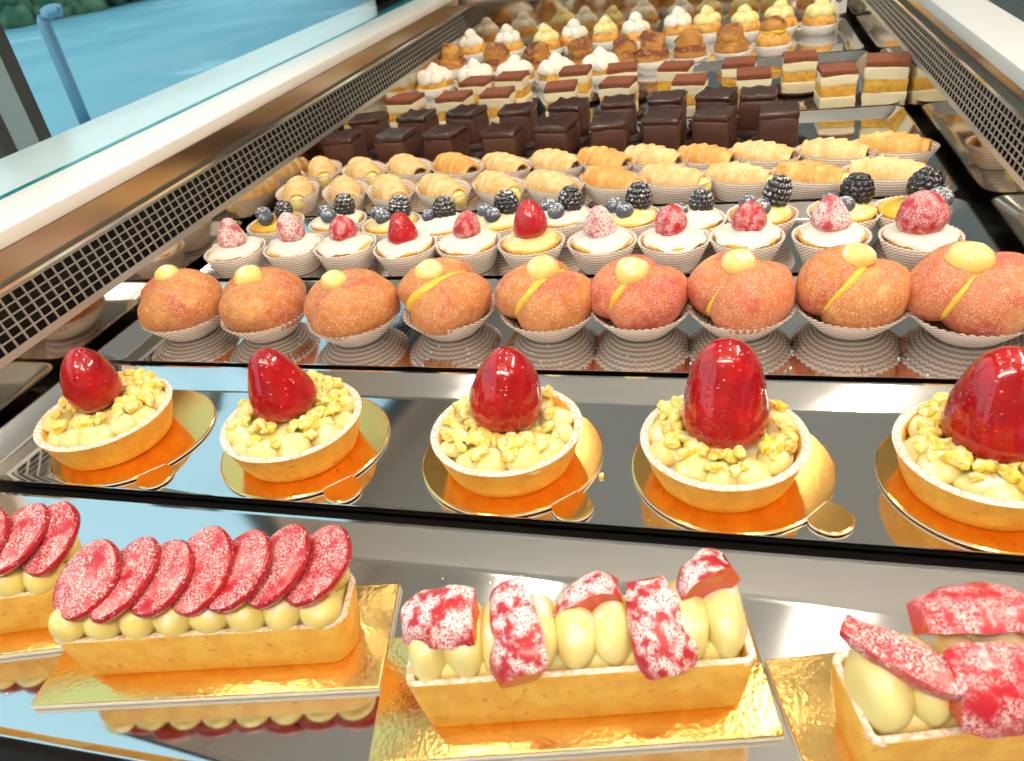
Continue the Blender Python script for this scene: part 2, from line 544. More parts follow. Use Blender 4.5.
def build_lamps():
    k = 0
    for (x, y) in ((-0.75, 1.5), (0.2, 1.5), (-0.75, 0.35), (0.35, 0.35), (-0.75, -0.7), (0.35, -0.7), (1.5, 0.8), (1.5, -0.7), (0.3, 2.9), (-0.75, 2.9)):  # far pair, out of view, added to brighten what the trays reflect
        t = thing('ceiling_spotlight', f'round recessed ceiling spotlight, {ORD[k]} over the pastry case', 'ceiling light', (x, y, 1.95), group='ceiling spotlights')
        obj('lamp_ring', lathe([(0.085, 0.0), (0.085, -0.012), (0.068, -0.016), (0.066, -0.004)], 28, cap0=False, cap1=False), M['lamp_body'], t)
        obj('lamp_diffuser', lathe([(0.066, -0.004), (0.001, -0.004)], 28, cap0=False, cap1=False), M['lamp'], t)
        k += 1
    for i, (x, y, L) in enumerate(((-0.12, -0.75, 1.5), (0.9, 0.8, 1.4))):
        t = thing('tube_light', ('unseen tube light added behind the camera to brighten the pastry fronts', 'long white tube light over the service side')[i], 'ceiling light', (x, y, 1.40), rz=(0, pi / 2)[i])
        if i == 0:
            t.rotation_euler = (radians(38), 0, 0)  # unseen tube, added and tilted to brighten the pastry fronts
        obj('tube_housing', box(-L / 2, -0.04, 0.0, L / 2, 0.04, 0.04), M['lamp_body'], t, smooth=False)
        obj('tube_diffuser', box(-L / 2 + 0.01, -0.035, -0.012, L / 2 - 0.01, 0.035, -0.0005), M['lamp_white'], t, smooth=False)
        obj('ceiling_fill_glow', box(-L / 2 + 0.01, -0.030, 0.0405, L / 2 - 0.01, 0.030, 0.046), M['lamp_white'], t, smooth=False)  # glow added on top to brighten the ceiling
        for sx in (-1, 1):
            obj('hanger', box(sx * L / 2 - 0.004, -0.004, 0.0, sx * L / 2 + 0.004, 0.004, 0.54), M['lamp_body'], t, smooth=False)


# ---------------------------------------------------------------- the refrigerated display case
XL, XR, Y0, Y1 = -0.5560, 0.2367, 0.10, 1.7830
LZ0, LZ1 = 0.0441, 0.0915                            # left grille
RZ0, RZ1 = 0.0583, 0.0980                            # right grille
SLANT = 0.22


def grille_shape(side, x, z0, z1):
    """perforated strip leaning outwards: rails along y, crossed by short bars"""
    V, Fc = [], []
    d = -1 if side == 'L' else 1
    n = Vector((-d * 1.0, 0, SLANT)).normalized()     # towards the case
    th = 0.0012

    def bar(ya, yb, za, zb):
        o = len(V)
        for off in (0, -th):
            for (y, z) in ((ya, za), (yb, za), (yb, zb), (ya, zb)):
                V.append(Vector((x + d * SLANT * (z - z0), y, z)) + n * off)
        Fc.extend([(o, o + 1, o + 2, o + 3), (o + 7, o + 6, o + 5, o + 4), (o, o + 4, o + 5, o + 1), (o + 1, o + 5, o + 6, o + 2),
                   (o + 2, o + 6, o + 7, o + 3), (o + 3, o + 7, o + 4, o)])
    hgt = z1 - z0
    rows = 5
    m0, m1 = 0.13 * hgt, 0.07 * hgt
    rail = 0.0012
    pz = (hgt - m0 - m1) / rows
    bar(Y0, Y1, z0, z0 + m0)
    bar(Y0, Y1, z1 - m1, z1)
    for k in range(1, rows):
        zc = z0 + m0 + k * pz
        bar(Y0, Y1, zc - rail / 2, zc + rail / 2)
    y = Y0
    while y < Y1:
        bar(y, y + 0.0018, z0 + m0, z1 - m1)
        y += 0.0121
    return V, Fc


def build_case():
    c = thing('display_case', 'long refrigerated pastry display case with steel sides and white counter edge', 'display case', (0, 0, 0))
    obj('case_floor', box(XL - 0.05, Y0, -0.035, XR + 0.05, Y1 + 0.03, -0.012), M['case_floor'], c, smooth=False)
    # steel side panels: a mirror strip below each grille
    obj('side_panel', box(XL - 0.004, Y0, -0.012, XL, Y1, LZ0), M['panel_steel'], c, smooth=False)
    obj('side_panel', box(XR, Y0, -0.012, XR + 0.004, Y1, RZ0), M['panel_steel'], c, smooth=False)
    obj('end_panel', box(XL - 0.03, Y1, -0.012, XR + 0.03, Y1 + 0.004, 0.098), M['panel_steel'], c, smooth=False)
    obj('end_shelf', join(box(XL - 0.03, Y1, 0.098, XR + 0.03, Y1 + 0.10, 0.104), box(XL - 0.03, Y1 + 0.10, 0.098, XR + 0.03, Y1 + 0.104, 0.16)), M['strip_steel'], c, smooth=False)
    obj('air_grille', grille_shape('L', XL, LZ0, LZ1), M['grille'], c, smooth=False)
    obj('air_grille', grille_shape('R', XR, RZ0, RZ1), M['grille'], c, smooth=False)
    for d, x, z0, z1 in ((-1, XL, LZ0, LZ1), (1, XR, RZ0, RZ1)):
        o = d * SLANT * (z1 - z0)
        a, b = sorted((x + d * 0.028, x + d * 0.030))
        duct = join(box(a, Y0, z0 - 0.01, b, Y1, z1 + 0.004), box(*sorted((x + d * 0.005, x + d * 0.03))[:1], Y0, z0 - 0.012, sorted((x + d * 0.005, x + d * 0.03))[1], Y1, z0 - 0.006))
        obj('air_duct', duct, M['dark'], c, smooth=False)
        # bright lip on the grille, dark joint, steel strip with its warm reflection painted brown, white counter edge
        e0, e1 = sorted((x + o - d * 0.002, x + o + d * 0.006))
        obj('grille_lip', box(e0, Y0, z1, e1, Y1, z1 + 0.003), M['edge_steel'], c, smooth=False)
        s0, s1 = sorted((x + o + d * 0.0045, x + o + d * 0.0085))
        top = 0.1180 if d < 0 else 0.1135
        obj('steel_strip', box(s0, Y0, z1 + 0.003, s1, Y1, top), M['strip_steel'], c, smooth=False)
    wl = rbox(0.208, Y1 - Y0 + 0.1, 0.0138, 0.0018, 2)
    obj('counter_edge', tr(wl, -0.572 - 0.104, (Y0 + Y1 + 0.1) / 2, 0.1180), M['white'], c, angle=40)
    wr = rbox(0.056, Y1 - Y0 + 0.1, 0.0145, 0.0018, 2)
    obj('counter_edge', tr(wr, 0.249 + 0.028, (Y0 + Y1 + 0.1) / 2, 0.1135), M['white_cool'], c, angle=40)
    g = obj('glass_pane', box(-0.653, Y0, 0.1323, -0.647, Y1 + 0.08, 0.62), M['glass'], c, smooth=False)
    obj('glass_edge_seal', box(-0.6535, Y0, 0.1317, -0.6465, Y1 + 0.08, 0.1330), M['glass_edge'], g, smooth=False)
    # outer body of the case down to the shop floor
    obj('case_body', join(box(-0.779, Y0, GZ, -0.761, Y1 + 0.1, 0.1175), box(0.28, Y0, GZ, 0.30, Y1 + 0.1, 0.113),
                          box(-0.765, Y0, GZ, 0.27, Y0 + 0.015, -0.05), box(-0.765, Y1 + 0.085, GZ, 0.27, Y1 + 0.1, 0.11)), M['white_cool'], c, smooth=False)
    # small white number tag standing in the far corner
    q = P(862, 12, 0.035)
    t = thing('number_tag', 'small white plastic tag with a dark oval mark in the far corner', 'tag', (0.205, 1.700, 0.0), rz=radians(12))
    obj('tag_plate', tr(rbox(0.030, 0.003, 0.05, 0.001, 1), 0, 0, 0.030), M['tag'], t, angle=40)
    obj('tag_stand', tr(rbox(0.006, 0.003, 0.032, 0.0008, 1), 0, 0.002, 0.0), M['tag'], t, angle=40)
    ring = [(0.0065 * cos(2 * pi * k / 20), -0.0022, 0.062 + 0.010 * sin(2 * pi * k / 20)) for k in range(21)]
    obj('tag_mark', tube(ring, 0.0018, 8), M['tag_ink'], t)


# ---------------------------------------------------------------- trays
RIM = 0.0106


def rounded_rect(x0, y0, x1, y1, r, n=6):
    pts = []
    for (cx, cy, a0) in ((x1 - r, y1 - r, 0), (x0 + r, y1 - r, 90), (x0 + r, y0 + r, 180), (x1 - r, y0 + r, 270)):
        for k in range(n + 1):
            a = radians(a0 + 90 * k / n)
            pts.append((cx + r * cos(a), cy + r * sin(a)))
    return pts


def build_tray(y0, y1, label, x0=-0.5454, x1=0.2271):
    cx, cy = (x0 + x1) / 2, (y0 + y1) / 2
    t = thing('steel_tray', label, 'tray', (cx, cy, 0), group=None)
    ins = 0.0212
    lip = 0.0022
    loops = []

    def loop(i, z, r):
        return [(px - cx, py - cy, z) for px, py in rounded_rect(x0 + i, y0 + i * 0.42, x1 - i, y1 - i, r)]
    loops.append(loop(0, RIM - 0.0012, 0.018))         # turned-down lip
    loops.append(loop(0.0002, RIM, 0.018))
    loops.append(loop(lip, RIM, 0.017))
    loops.append(loop(ins - 0.0012, 0.0005, 0.012))
    loops.append(loop(ins + 0.0010, 0.0, 0.012))
    n = len(loops[0])
    V = [p for l in loops for p in l]
    Fc = []
    for k in range(len(loops) - 1):
        for i in range(n):
            j = (i + 1) % n
            Fc.append((k * n + i, k * n + j, (k + 1) * n + j, (k + 1) * n + i))
    Fc.append(tuple((len(loops) - 1) * n + i for i in range(n)))
    # underside
    o = len(V)
    lo2 = [loop(0.0, RIM - 0.0012, 0.018), loop(ins - 0.002, -0.0014, 0.010)]
    V += lo2[0] + lo2[1]
    for i in range(n):
        j = (i + 1) % n
        Fc.append((o + j, o + i, o + n + i, o + n + j))
    Fc.append(tuple(o + n + i for i in range(n - 1, -1, -1)))
    me = obj('tray_pan', (V, Fc), M['steel'], t, angle=12)
    return t


# ---------------------------------------------------------------- shared pieces
def cup_shape(r0, r1, h, n=40, amp=0.035, ex=1.0, ey=1.0, dip=0.0):
    """pleated paper case, open on top, thin doubled wall; ex / ey stretch it to an oval, dip lowers its ends"""
    V, Fc = [], []
    m = 2 * n
    rows = [(r0, 0.0006), (r0 + (r1 - r0) * 0.5, h * 0.5), (r1, h)]
    rows2 = [(r1 - 0.0004, h), (r0 - 0.0004 + (r1 - r0) * 0.5, h * 0.5), (r0 - 0.0006, 0.0014)]
    for k, (r, z) in enumerate(rows + rows2):
        for i in range(m):
            a = 2 * pi * i / m
            q = amp * (0.35 if z < 0.002 else (0.75 if z < h * 0.8 else 1.0))
            rr = r * (1 + (q if i % 2 else -q))
            zz = z * (1 - dip * cos(a) ** 2) if z > 0.002 else z
            V.append((rr * cos(a) * ex, rr * sin(a) * ey, zz))
    for k in range(5):
        for i in range(m):
            j = (i + 1) % m
            Fc.append((k * m + i, k * m + j, (k + 1) * m + j, (k + 1) * m + i))
    Fc.append(tuple(range(m - 1, -1, -1)))
    Fc.append(tuple(5 * m + i for i in range(m)))
    return V, Fc


def dollop(r, h, seed=0, n=18):
    prof = [(r * 0.75, 0), (r * 0.98, h * 0.18), (r, h * 0.35), (r * 0.88, h * 0.58), (r * 0.6, h * 0.8), (r * 0.28, h * 0.94), (r * 0.06, h)]
    return jig(lathe(prof, n), r * 0.20, 0.9 / r, seed)


def strawberry_shape(R, H, shape='egg', seed=0, n=32):
    """standing strawberry, wide end down, its tip up"""
    if shape == 'egg':
        pr = [(0.55, 0), (0.82, 0.05), (0.96, 0.16), (1.0, 0.28), (0.97, 0.42), (0.88, 0.58), (0.74, 0.73), (0.55, 0.86), (0.32, 0.95), (0.10, 0.995)]
    elif shape == 'cone':
        pr = [(0.60, 0), (0.88, 0.05), (1.0, 0.15), (0.98, 0.26), (0.88, 0.42), (0.74, 0.58), (0.60, 0.74), (0.46, 0.87), (0.29, 0.96), (0.08, 1.0)]
    elif shape == 'tall':
        pr = [(0.62, 0), (0.90, 0.05), (1.0, 0.13), (0.99, 0.24), (0.90, 0.42), (0.79, 0.58), (0.66, 0.74), (0.50, 0.88), (0.30, 0.965), (0.08, 1.0)]
    else:
        pr = [(0.55, 0), (0.82, 0.05), (0.97, 0.15), (1.0, 0.32), (0.98, 0.48), (0.91, 0.64), (0.77, 0.79), (0.57, 0.90), (0.33, 0.97), (0.10, 1.0)]
    sh = lathe([(R * a, H * b) for a, b in pr], n)
    return jig(sh, R * 0.13, 0.55 / R, seed)


# ---------------------------------------------------------------- round strawberry tarts on gold boards
def round_board(loc, rz, label):
    t = thing('round_cake_board', label, 'cake board', loc, rz)
    R = 0.0606
    V, Fc = [], []
    # disc outline with a small round tab at angle 0
    out = []
    N = 88
    tabc, tabr = R + 0.0075, 0.0125
    for k in range(N):
        a = 2 * pi * k / N
        x, y = R * cos(a), R * sin(a)
        if (x - tabc) ** 2 + y * y < tabr ** 2:
            continue
        out.append((a if a >= 0 else a + 2 * pi, x, y))
    a_in = math.acos(max(-1, min(1, (tabc ** 2 + tabr ** 2 - R ** 2) / (2 * tabc * tabr))))
    tab = []
    for k in range(21):
        b = -(pi - a_in) + 2 * (pi - a_in) * k / 20
        tab.append((tabc + tabr * cos(b), tabr * sin(b)))
    ring = tab + [(x, y) for _, x, y in sorted(out)]
    n = len(ring)
    prof = [(0.0, 0.985), (0.0004, 1.0), (0.0016, 1.0), (0.0020, 0.985)]
    for z, s in prof:
        V += [(x * s, y * s, z) for x, y in ring]
    for k in range(3):
        for i in range(n):
            j = (i + 1) % n
            Fc.append((k * n + i, k * n + j, (k + 1) * n + j, (k + 1) * n + i))
    Fc.append(tuple(range(n - 1, -1, -1)))
    Fc.append(tuple(3 * n + i for i in range(n)))
    o = obj('gold_face', (V, Fc), None, t, mats=[M['gold'], M['card']], fm=lambda p: 0 if abs(p.normal.z) > 0.5 else 1, smooth=False)
    # crease where the tab folds
    obj('tab_crease', tr(tube([(0, -0.0095, 0), (0, 0.0095, 0)], 0.00035, 6), R - 0.0015, 0, 0.0021), M['card'], t)
    return t


def round_tart(loc, rz, label, seed, shape, R, H, off, lean, crumb_rot):
    t = thing('strawberry_tart', label, 'tart', loc, rz, group='round strawberry tarts')
    Ro, Rb, h = 0.0492, 0.0405, 0.0260
    prof = [(Rb - 0.003, 0), (Rb, 0.0012), (Rb + 0.003, 0.008), (Ro - 0.001, h - 0.003), (Ro, h - 0.0008), (Ro - 0.0010, h), (Ro - 0.0044, h), (Ro - 0.0054, h - 0.0012),
            (Ro - 0.0085, h - 0.012)]
    sh = lathe(prof, 72, fr=lambda a, k: 1 + 0.008 * noise.noise(Vector((cos(a) * 2, sin(a) * 2, seed * 5.0))))
    obj('tart_shell', sh, None, t, mats=[M['crust'], M['rim_sugar']], fm=lambda p: 1 if p.center.z > h - 0.0016 else 0, angle=60)
    r = random.Random(seed)
    shs = [lathe([(Ro - 0.0085, h - 0.0085), (Ro - 0.014, h - 0.003), (0.012, h), (0.001, h + 0.001)], 40, cap0=False)]
    for k in range(12):
        a = 2 * pi * k / 12 + r.uniform(-0.12, 0.12)
        q = Ro - 0.0155 + r.uniform(-0.0015, 0.0015)
        shs.append(tr(dollop(0.0112 * r.uniform(0.85, 1.15), 0.0132 * r.uniform(0.85, 1.2), k + seed * 3), q * cos(a), q * sin(a), h - 0.0075, rz=a, ry=r.uniform(-0.2, 0.25)))
    obj('piped_cream', join(*shs), M['cream_pale'], t)
    # strawberry
    st = obj('strawberry', strawberry_shape(R, H, shape, seed + 0.37), M['berry_gloss'], t)
    st.location = (off[0], off[1], h + 0.0005)
    st.rotation_euler = (lean[0], lean[1], 0)
    # crumble
    cr = []
    for k in range(96):
        a = crumb_rot + (r.gauss(0, 1.1) if k < 56 else r.uniform(-pi, pi))
        q = r.uniform(R * 0.85, Ro - 0.0090)
        sz = r.uniform(0.0018, 0.0050)
        top = h + (0.0035 if q < Ro - 0.022 or q > Ro - 0.012 else 0.0065)
        m = Matrix.Translation((q * cos(a) + off[0] * 0.6, q * sin(a) + off[1] * 0.6, top + r.uniform(-0.0005, 0.0015))) @ Matrix.Rotation(r.uniform(0, 6), 4, 'Z') @ Matrix.Rotation(r.uniform(0, 3), 4, 'X')
        cb = jig(jig(ico(sz, 3), sz * 0.60, 1.0 / sz, k + seed * 7), sz * 0.18, 3.0 / sz, k)
        cr.append(xf(cb, m @ Matrix.Diagonal((1.2, 0.9, 0.8, 1))))
    o = obj('crumble', join(*cr), M['crumb'], t)
    o['kind'] = 'stuff'
    return t


TILT = radians(-0.3)


def set_tilt(o, x, y, z, rz=0.0):
    """board and tart lean: the near edge rests on the sloping tray rim"""
    o.matrix_basis = Matrix.Translation((x, y, 0.0004)) @ Matrix.Rotation(TILT, 4, 'X') @ Matrix.Translation((0, 0, z)) @ Matrix.Rotation(rz, 4, 'Z')


def build_round_tarts():
    bx = [(-0.4310, 0.3815), (-0.2845, 0.3820), (-0.1310, 0.3818), (0.0095, 0.3812), (0.1530, 0.3818)]
    tabs = [-42, -43, -44, -38, 35]
    bl = ['round gold cake board under the round-tipped strawberry tart nearest the window grille',
          'round gold cake board under the lopsided cone strawberry tart, second from the window',
          'round gold cake board under the middle strawberry tart, a crumb beside its tab',
          'round gold cake board with wide tab under the tall strawberry tart, fourth from the window',
          'round gold cake board under the strawberry tart farthest from the window']
    tx = [(-0.4420, 0.3755), (-0.2855, 0.3765), (-0.1305, 0.3765), (0.0045, 0.3765), (0.1465, 0.3770)]
    spec = [('egg', 0.0198, 0.0470, (-0.005, 0.006), (-0.05, -0.14), 0.3,
             'round tart topped by a squat leaning strawberry, nearest the window grille'),
            ('cone', 0.0225, 0.0500, (-0.004, 0.007), (0.0, -0.16), 0.6,
             'round tart topped by a lopsided cone strawberry leaning towards the window'),
            ('egg', 0.0240, 0.0540, (0.001, 0.005), (-0.03, 0.0), 3.6,
             'round tart topped by an upright egg-shaped strawberry, middle of its row'),
            ('tall', 0.0272, 0.0610, (0.001, 0.004), (-0.05, -0.02), 3.4,
             'round tart topped by the tallest upright strawberry, white crumb at its foot'),
            ('tall', 0.0275, 0.0590, (0.002, 0.003), (-0.05, 0.0), 2.6,
             'round tart topped by a big broad strawberry, farthest from the window')]
    for k in range(5):
        set_tilt(round_board((bx[k][0], bx[k][1], 0.0), radians(tabs[k]), bl[k]), bx[k][0], bx[k][1], 0.0, radians(tabs[k]))
        s = spec[k]
        set_tilt(round_tart((tx[k][0], tx[k][1], 0.0020), 0, s[6], k + 1, s[0], s[1], s[2], s[3], s[4], s[5]), tx[k][0], tx[k][1], 0.0021)
    # loose crumb beside the middle tart
    p = P(601, 477)
    tag(obj('pastry_crumb', tr(jig(rbox(0.0035, 0.003, 0.0026, 0.0008, 2), 0.0008, 300, 2), p.x, p.y, 0.0), M['crumb']), 'single yellow pastry crumb on the steel beside the middle gold board', 'crumb')


# ---------------------------------------------------------------- long strawberry tarts on gold boards
def rect_board(c, ang, L, W, label):
    t = thing('gold_cake_board', label, 'cake board', (c[0], c[1], 0.0), ang)
    sh = subdiv(rbox(L, W, 0.0042, 0.0009, 2), 1)
    obj('gold_face', sh, None, t, mats=[M['gold_light'], M['card']], fm=lambda p: 0 if p.normal.z > 0.35 else 1, angle=50)
    return t


def tray_crust(L, W, h, wall=0.0042, corner=0.012, taper=0.004):
    """long open pastry case with rounded ends; returns one shape"""
    V, Fc = [], []
    rings = []

    def ring(i, z, r):
        return [(x, y, z) for x, y in rounded_rect(-L / 2 + i, -W / 2 + i, L / 2 - i, W / 2 - i, max(0.002, r), 8)]
    rings = [ring(taper + 0.0015, 0, corner - 0.002), ring(taper, 0.0012, corner), ring(taper * 0.5, h * 0.5, corner), ring(0.0004, h - 0.0015, corner), ring(0.0008, h, corner),
             ring(wall - 0.0006, h, corner - wall), ring(wall, h - 0.001, corner - wall), ring(wall + 0.001, h - 0.010, corner - wall)]
    n = len(rings[0])
    for r in rings:
        V += r
    for k in range(len(rings) - 1):
        for i in range(n):
            j = (i + 1) % n
            Fc.append((k * n + i, k * n + j, (k + 1) * n + j, (k + 1) * n + i))
    Fc.append(tuple(range(n - 1, -1, -1)))
    Fc.append(tuple((len(rings) - 1) * n + i for i in range(n)))
    return V, Fc


def long_tart(c, ang, z, L, W, h, label, seed, corner):
    t = thing('long_strawberry_tart', label, 'tart', (c[0], c[1], z), ang, group='long strawberry tarts')
    sh = tray_crust(L, W, h, corner=corner)
    obj('tart_shell', jig(sh, 0.0008, 90, seed), None, t, mats=[M['crust'], M['rim_sugar']], fm=lambda p: 1 if p.center.z > h - 0.0012 and p.normal.z > 0.3 else 0, angle=55)
    return t


def strawberry_slice(t, a, b, th, seed, face):
    """thin oval slice of strawberry, rim skin darker than its face"""
    n = 36
    V, Fc = [], []
    r = random.Random(seed)
    ring = []
    for i in range(n):
        q = 2 * pi * i / n
        k = 1 + 0.05 * noise.noise(Vector((cos(q) * 1.5, sin(q) * 1.5, seed * 2.0)))
        pinch = 1 - 0.10 * max(0, sin(q)) ** 2
        ring.append((a * cos(q) * k * pinch, b * sin(q) * k))
    rows = [(0.86, 0.0), (0.98, th * 0.25), (1.0, th * 0.6), (0.95, th * 0.95), (0.80, th * 1.02), (0.4, th * 0.98)]
    for s, z in rows:
        V += [(x * s, y * s, z) for x, y in ring]
    for k in range(len(rows) - 1):
        for i in range(n):
            j = (i + 1) % n
            Fc.append((k * n + i, k * n + j, (k + 1) * n + j, (k + 1) * n + i))
    Fc.append(tuple(range(n - 1, -1, -1)))
    Fc.append(tuple((len(rows) - 1) * n + i for i in range(n)))
    return obj('strawberry_slice', (V, Fc), None, t, mats=[face, M['slice_skin']], fm=lambda p: 0 if p.normal.z > 0.55 else 1, angle=70)


def sliced_tart(c, ang, z, label, seed, n=7, u0=-0.0545, du=0.0198, tilt=15):
    L, W, h = 0.154, 0.040, 0.031
    t = long_tart(c, ang, z, L, W, h, label, seed, 0.013)
    shs = [tr(rbox(L - 0.012, W - 0.012, 0.012, 0.004, 2), 0, 0, h - 0.011)]
    r = random.Random(seed + 50)
    for row in (-1, 1):
        for k in range(8):
            x = -L / 2 + 0.013 + k * (L - 0.026) / 7
            shs.append(tr(jig(ellipsoid(0.0103, 0.0098, 0.0100), 0.0012, 90, k + row * 9 + seed), x, row * (W / 2 - 0.0098), h + 0.0045))
    obj('piped_cream', join(*shs), M['cream'], t)
    for k in range(n):
        s = strawberry_slice(t, 0.0190 * r.uniform(0.95, 1.05), 0.0222 * r.uniform(0.95, 1.08), 0.0058, seed * 10 + k, M['slice_face'])
        s.location = (u0 + k * du, 0.0035 + r.uniform(-0.0015, 0.0015), h + 0.0172 + r.uniform(-0.001, 0.001))
        s.rotation_euler = (radians(r.uniform(10, 20)), radians(-tilt + r.uniform(-3, 3)), radians(r.uniform(-16, 2)))
    return t


def wedge_chunk(t, size, seed, loc, axis, up, powder=True, blunt=True, flat=None):
    """cut wedge of strawberry: curved skin side towards up, two flat cut sides, tip along axis"""
    Ln, R, half = size
    V, Fc = [], []
    n, m = 12, 11
    for k in range(m):
        u = k / (m - 1)
        w = ((0.84, 0.95, 1.0, 1.0, 0.99, 0.97, 0.93, 0.88, 0.81, 0.73, 0.62) if blunt else (0.72, 0.90, 0.98, 1.0, 0.99, 0.95, 0.88, 0.78, 0.64, 0.46, 0.24))[k]
        x = Ln * (u - 0.45)
        V.append((x, 0.0, R * 0.12 * (1 - w)))
        for i in range(n):
            q = radians(-half + 2 * half * i / (n - 1))
            V.append((x, R * w * sin(q), R * w * cos(q)))
    st = n + 1
    for k in range(m - 1):
        for i in range(n):
            Fc.append((k * st + i, k * st + (i + 1), (k + 1) * st + (i + 1), (k + 1) * st + i))
        Fc.append((k * st + n, k * st, (k + 1) * st, (k + 1) * st + n))
    Fc.append(tuple(range(n, -1, -1)))
    Fc.append(tuple((m - 1) * st + i for i in range(n + 1)))
    V = [(x, y, z - R * 0.45) for x, y, z in V]
    sh = jig((V, Fc), 0.0013, 120, seed)

    def skin(p):
        idx = [i % st for i in p.vertices]
        return 0 if (len(idx) == 4 and 0 not in idx) else 1
    o = obj('strawberry_piece', sh, None, t, mats=[M['chunk_sugar'] if powder else M['berry_sugar'], M[flat or 'flesh']], fm=skin, angle=35)
    z = Vector(up).normalized()
    x = Vector(axis)
    x = (x - z * x.dot(z)).normalized()
    y = z.cross(x)
    mm = Matrix((x, y, z)).transposed()
    o.location = loc
    o.rotation_euler = mm.to_euler()
    return o


def chunk_tart(c, ang, z, label, seed, L=0.150, W=0.042, h=0.036):
    t = long_tart(c, ang, z, L, W, h, label, seed, 0.006)
    shs = [tr(rbox(L - 0.012, W - 0.012, 0.012, 0.004, 2), 0, 0, h - 0.010)]
    r = random.Random(seed + 11)
    for k in range(9):
        x = -L / 2 + 0.0112 + k * (L - 0.0224) / 8
        shs.append(tr(jig(ellipsoid(0.0102, 0.0178, 0.0168, 20, 14), 0.0022, 70, k + seed * 4), x, 0.0, h + 0.0035 + r.uniform(-0.001, 0.001), rx=r.uniform(-0.12, 0.12)))
    obj('piped_cream', join(*shs), M['cream_pale'], t)
    return t


def build_long_tarts():
    A1, A2, A3, A4 = radians(16), radians(11.6), radians(13.0), radians(16.3)
    rect_board((-0.4215, 0.2070), A1, 0.181, 0.066, 'gold foil cake board at the tray end by the window, under a partly seen tart')
    rect_board((-0.2490, 0.2125), A2, 0.181, 0.066, 'gold foil cake board under the whole tart of overlapping strawberry slices')
    rect_board((-0.0640, 0.2145), A3, 0.181, 0.067, 'gold foil cake board under the cream tart with five strawberry pieces')
    rect_board((0.1205, 0.2330), A4, 0.181, 0.066, 'gold foil cake board under the cut-off tart with chunky strawberry wedges')
    sliced_tart((-0.4125, 0.2060), A1, 0.0042, 'long tart of strawberry slices, cut off at the window end of the nearest tray', 1, n=7, u0=-0.0490, du=0.0198)
    sliced_tart((-0.2470, 0.2105), A2, 0.0042, 'long tart with seven overlapping sugar-dusted strawberry slices on a gold board', 2)
    t = chunk_tart((-0.0575, 0.2135), A3, 0.0042, 'long cream tart with five powdered strawberry pieces in a row', 3)
    h = 0.036
    wedge_chunk(t, (0.033, 0.0175, 52), 1, (-0.0560, 0.000, h + 0.0175), (-1, 0.1, -0.15), (-0.10, -0.40, 0.90))
    wedge_chunk(t, (0.041, 0.0180, 56), 2, (-0.0250, -0.0080, h + 0.0135), (-0.30, 0.75, 0.60), (-0.55, -0.45, 0.75))
    wedge_chunk(t, (0.033, 0.0185, 44), 3, (0.0065, 0.006, h + 0.0150), (-1, 0.0, -0.05), (-0.18, 0.50, 0.85), True, False)
    wedge_chunk(t, (0.038, 0.0165, 50), 4, (0.0355, -0.0095, h + 0.0110), (-0.15, 0.75, 0.65), (-0.08, -0.65, 0.75))
    wedge_chunk(t, (0.032, 0.0195, 44), 5, (0.0560, 0.006, h + 0.0205), (-0.85, -0.15, -0.35), (-0.50, 0.45, 0.75), True, False)
    t = chunk_tart((0.1240, 0.2205), A4, 0.0042, 'long cream tart with big strawberry wedges, cut off at the service side', 4)
    wedge_chunk(t, (0.044, 0.0160, 50), 6, (-0.0560, -0.001, h + 0.0205), (-0.80, 0.55, 0.10), (-0.45, -0.45, -0.65), False, True, 'slice_face')
    wedge_chunk(t, (0.043, 0.0200, 48), 7, (-0.0230, 0.0115, h + 0.0230), (-1, 0.0, 0.05), (0.15, 0.20, 0.95), False)
    wedge_chunk(t, (0.040, 0.0210, 50), 8, (-0.0270, -0.0130, h + 0.0150), (1, 0.0, -0.10), (0.0, -0.70, 0.72), False)
    wedge_chunk(t, (0.038, 0.0180, 48), 9, (0.016, -0.004, h + 0.0190), (1, 0.3, 0.0), (0.0, -0.20, 0.95), False)
    wedge_chunk(t, (0.036, 0.0170, 48), 10, (0.052, 0.003, h + 0.0190), (-1, 0.4, 0.0), (0.1, -0.20, 0.95), False)


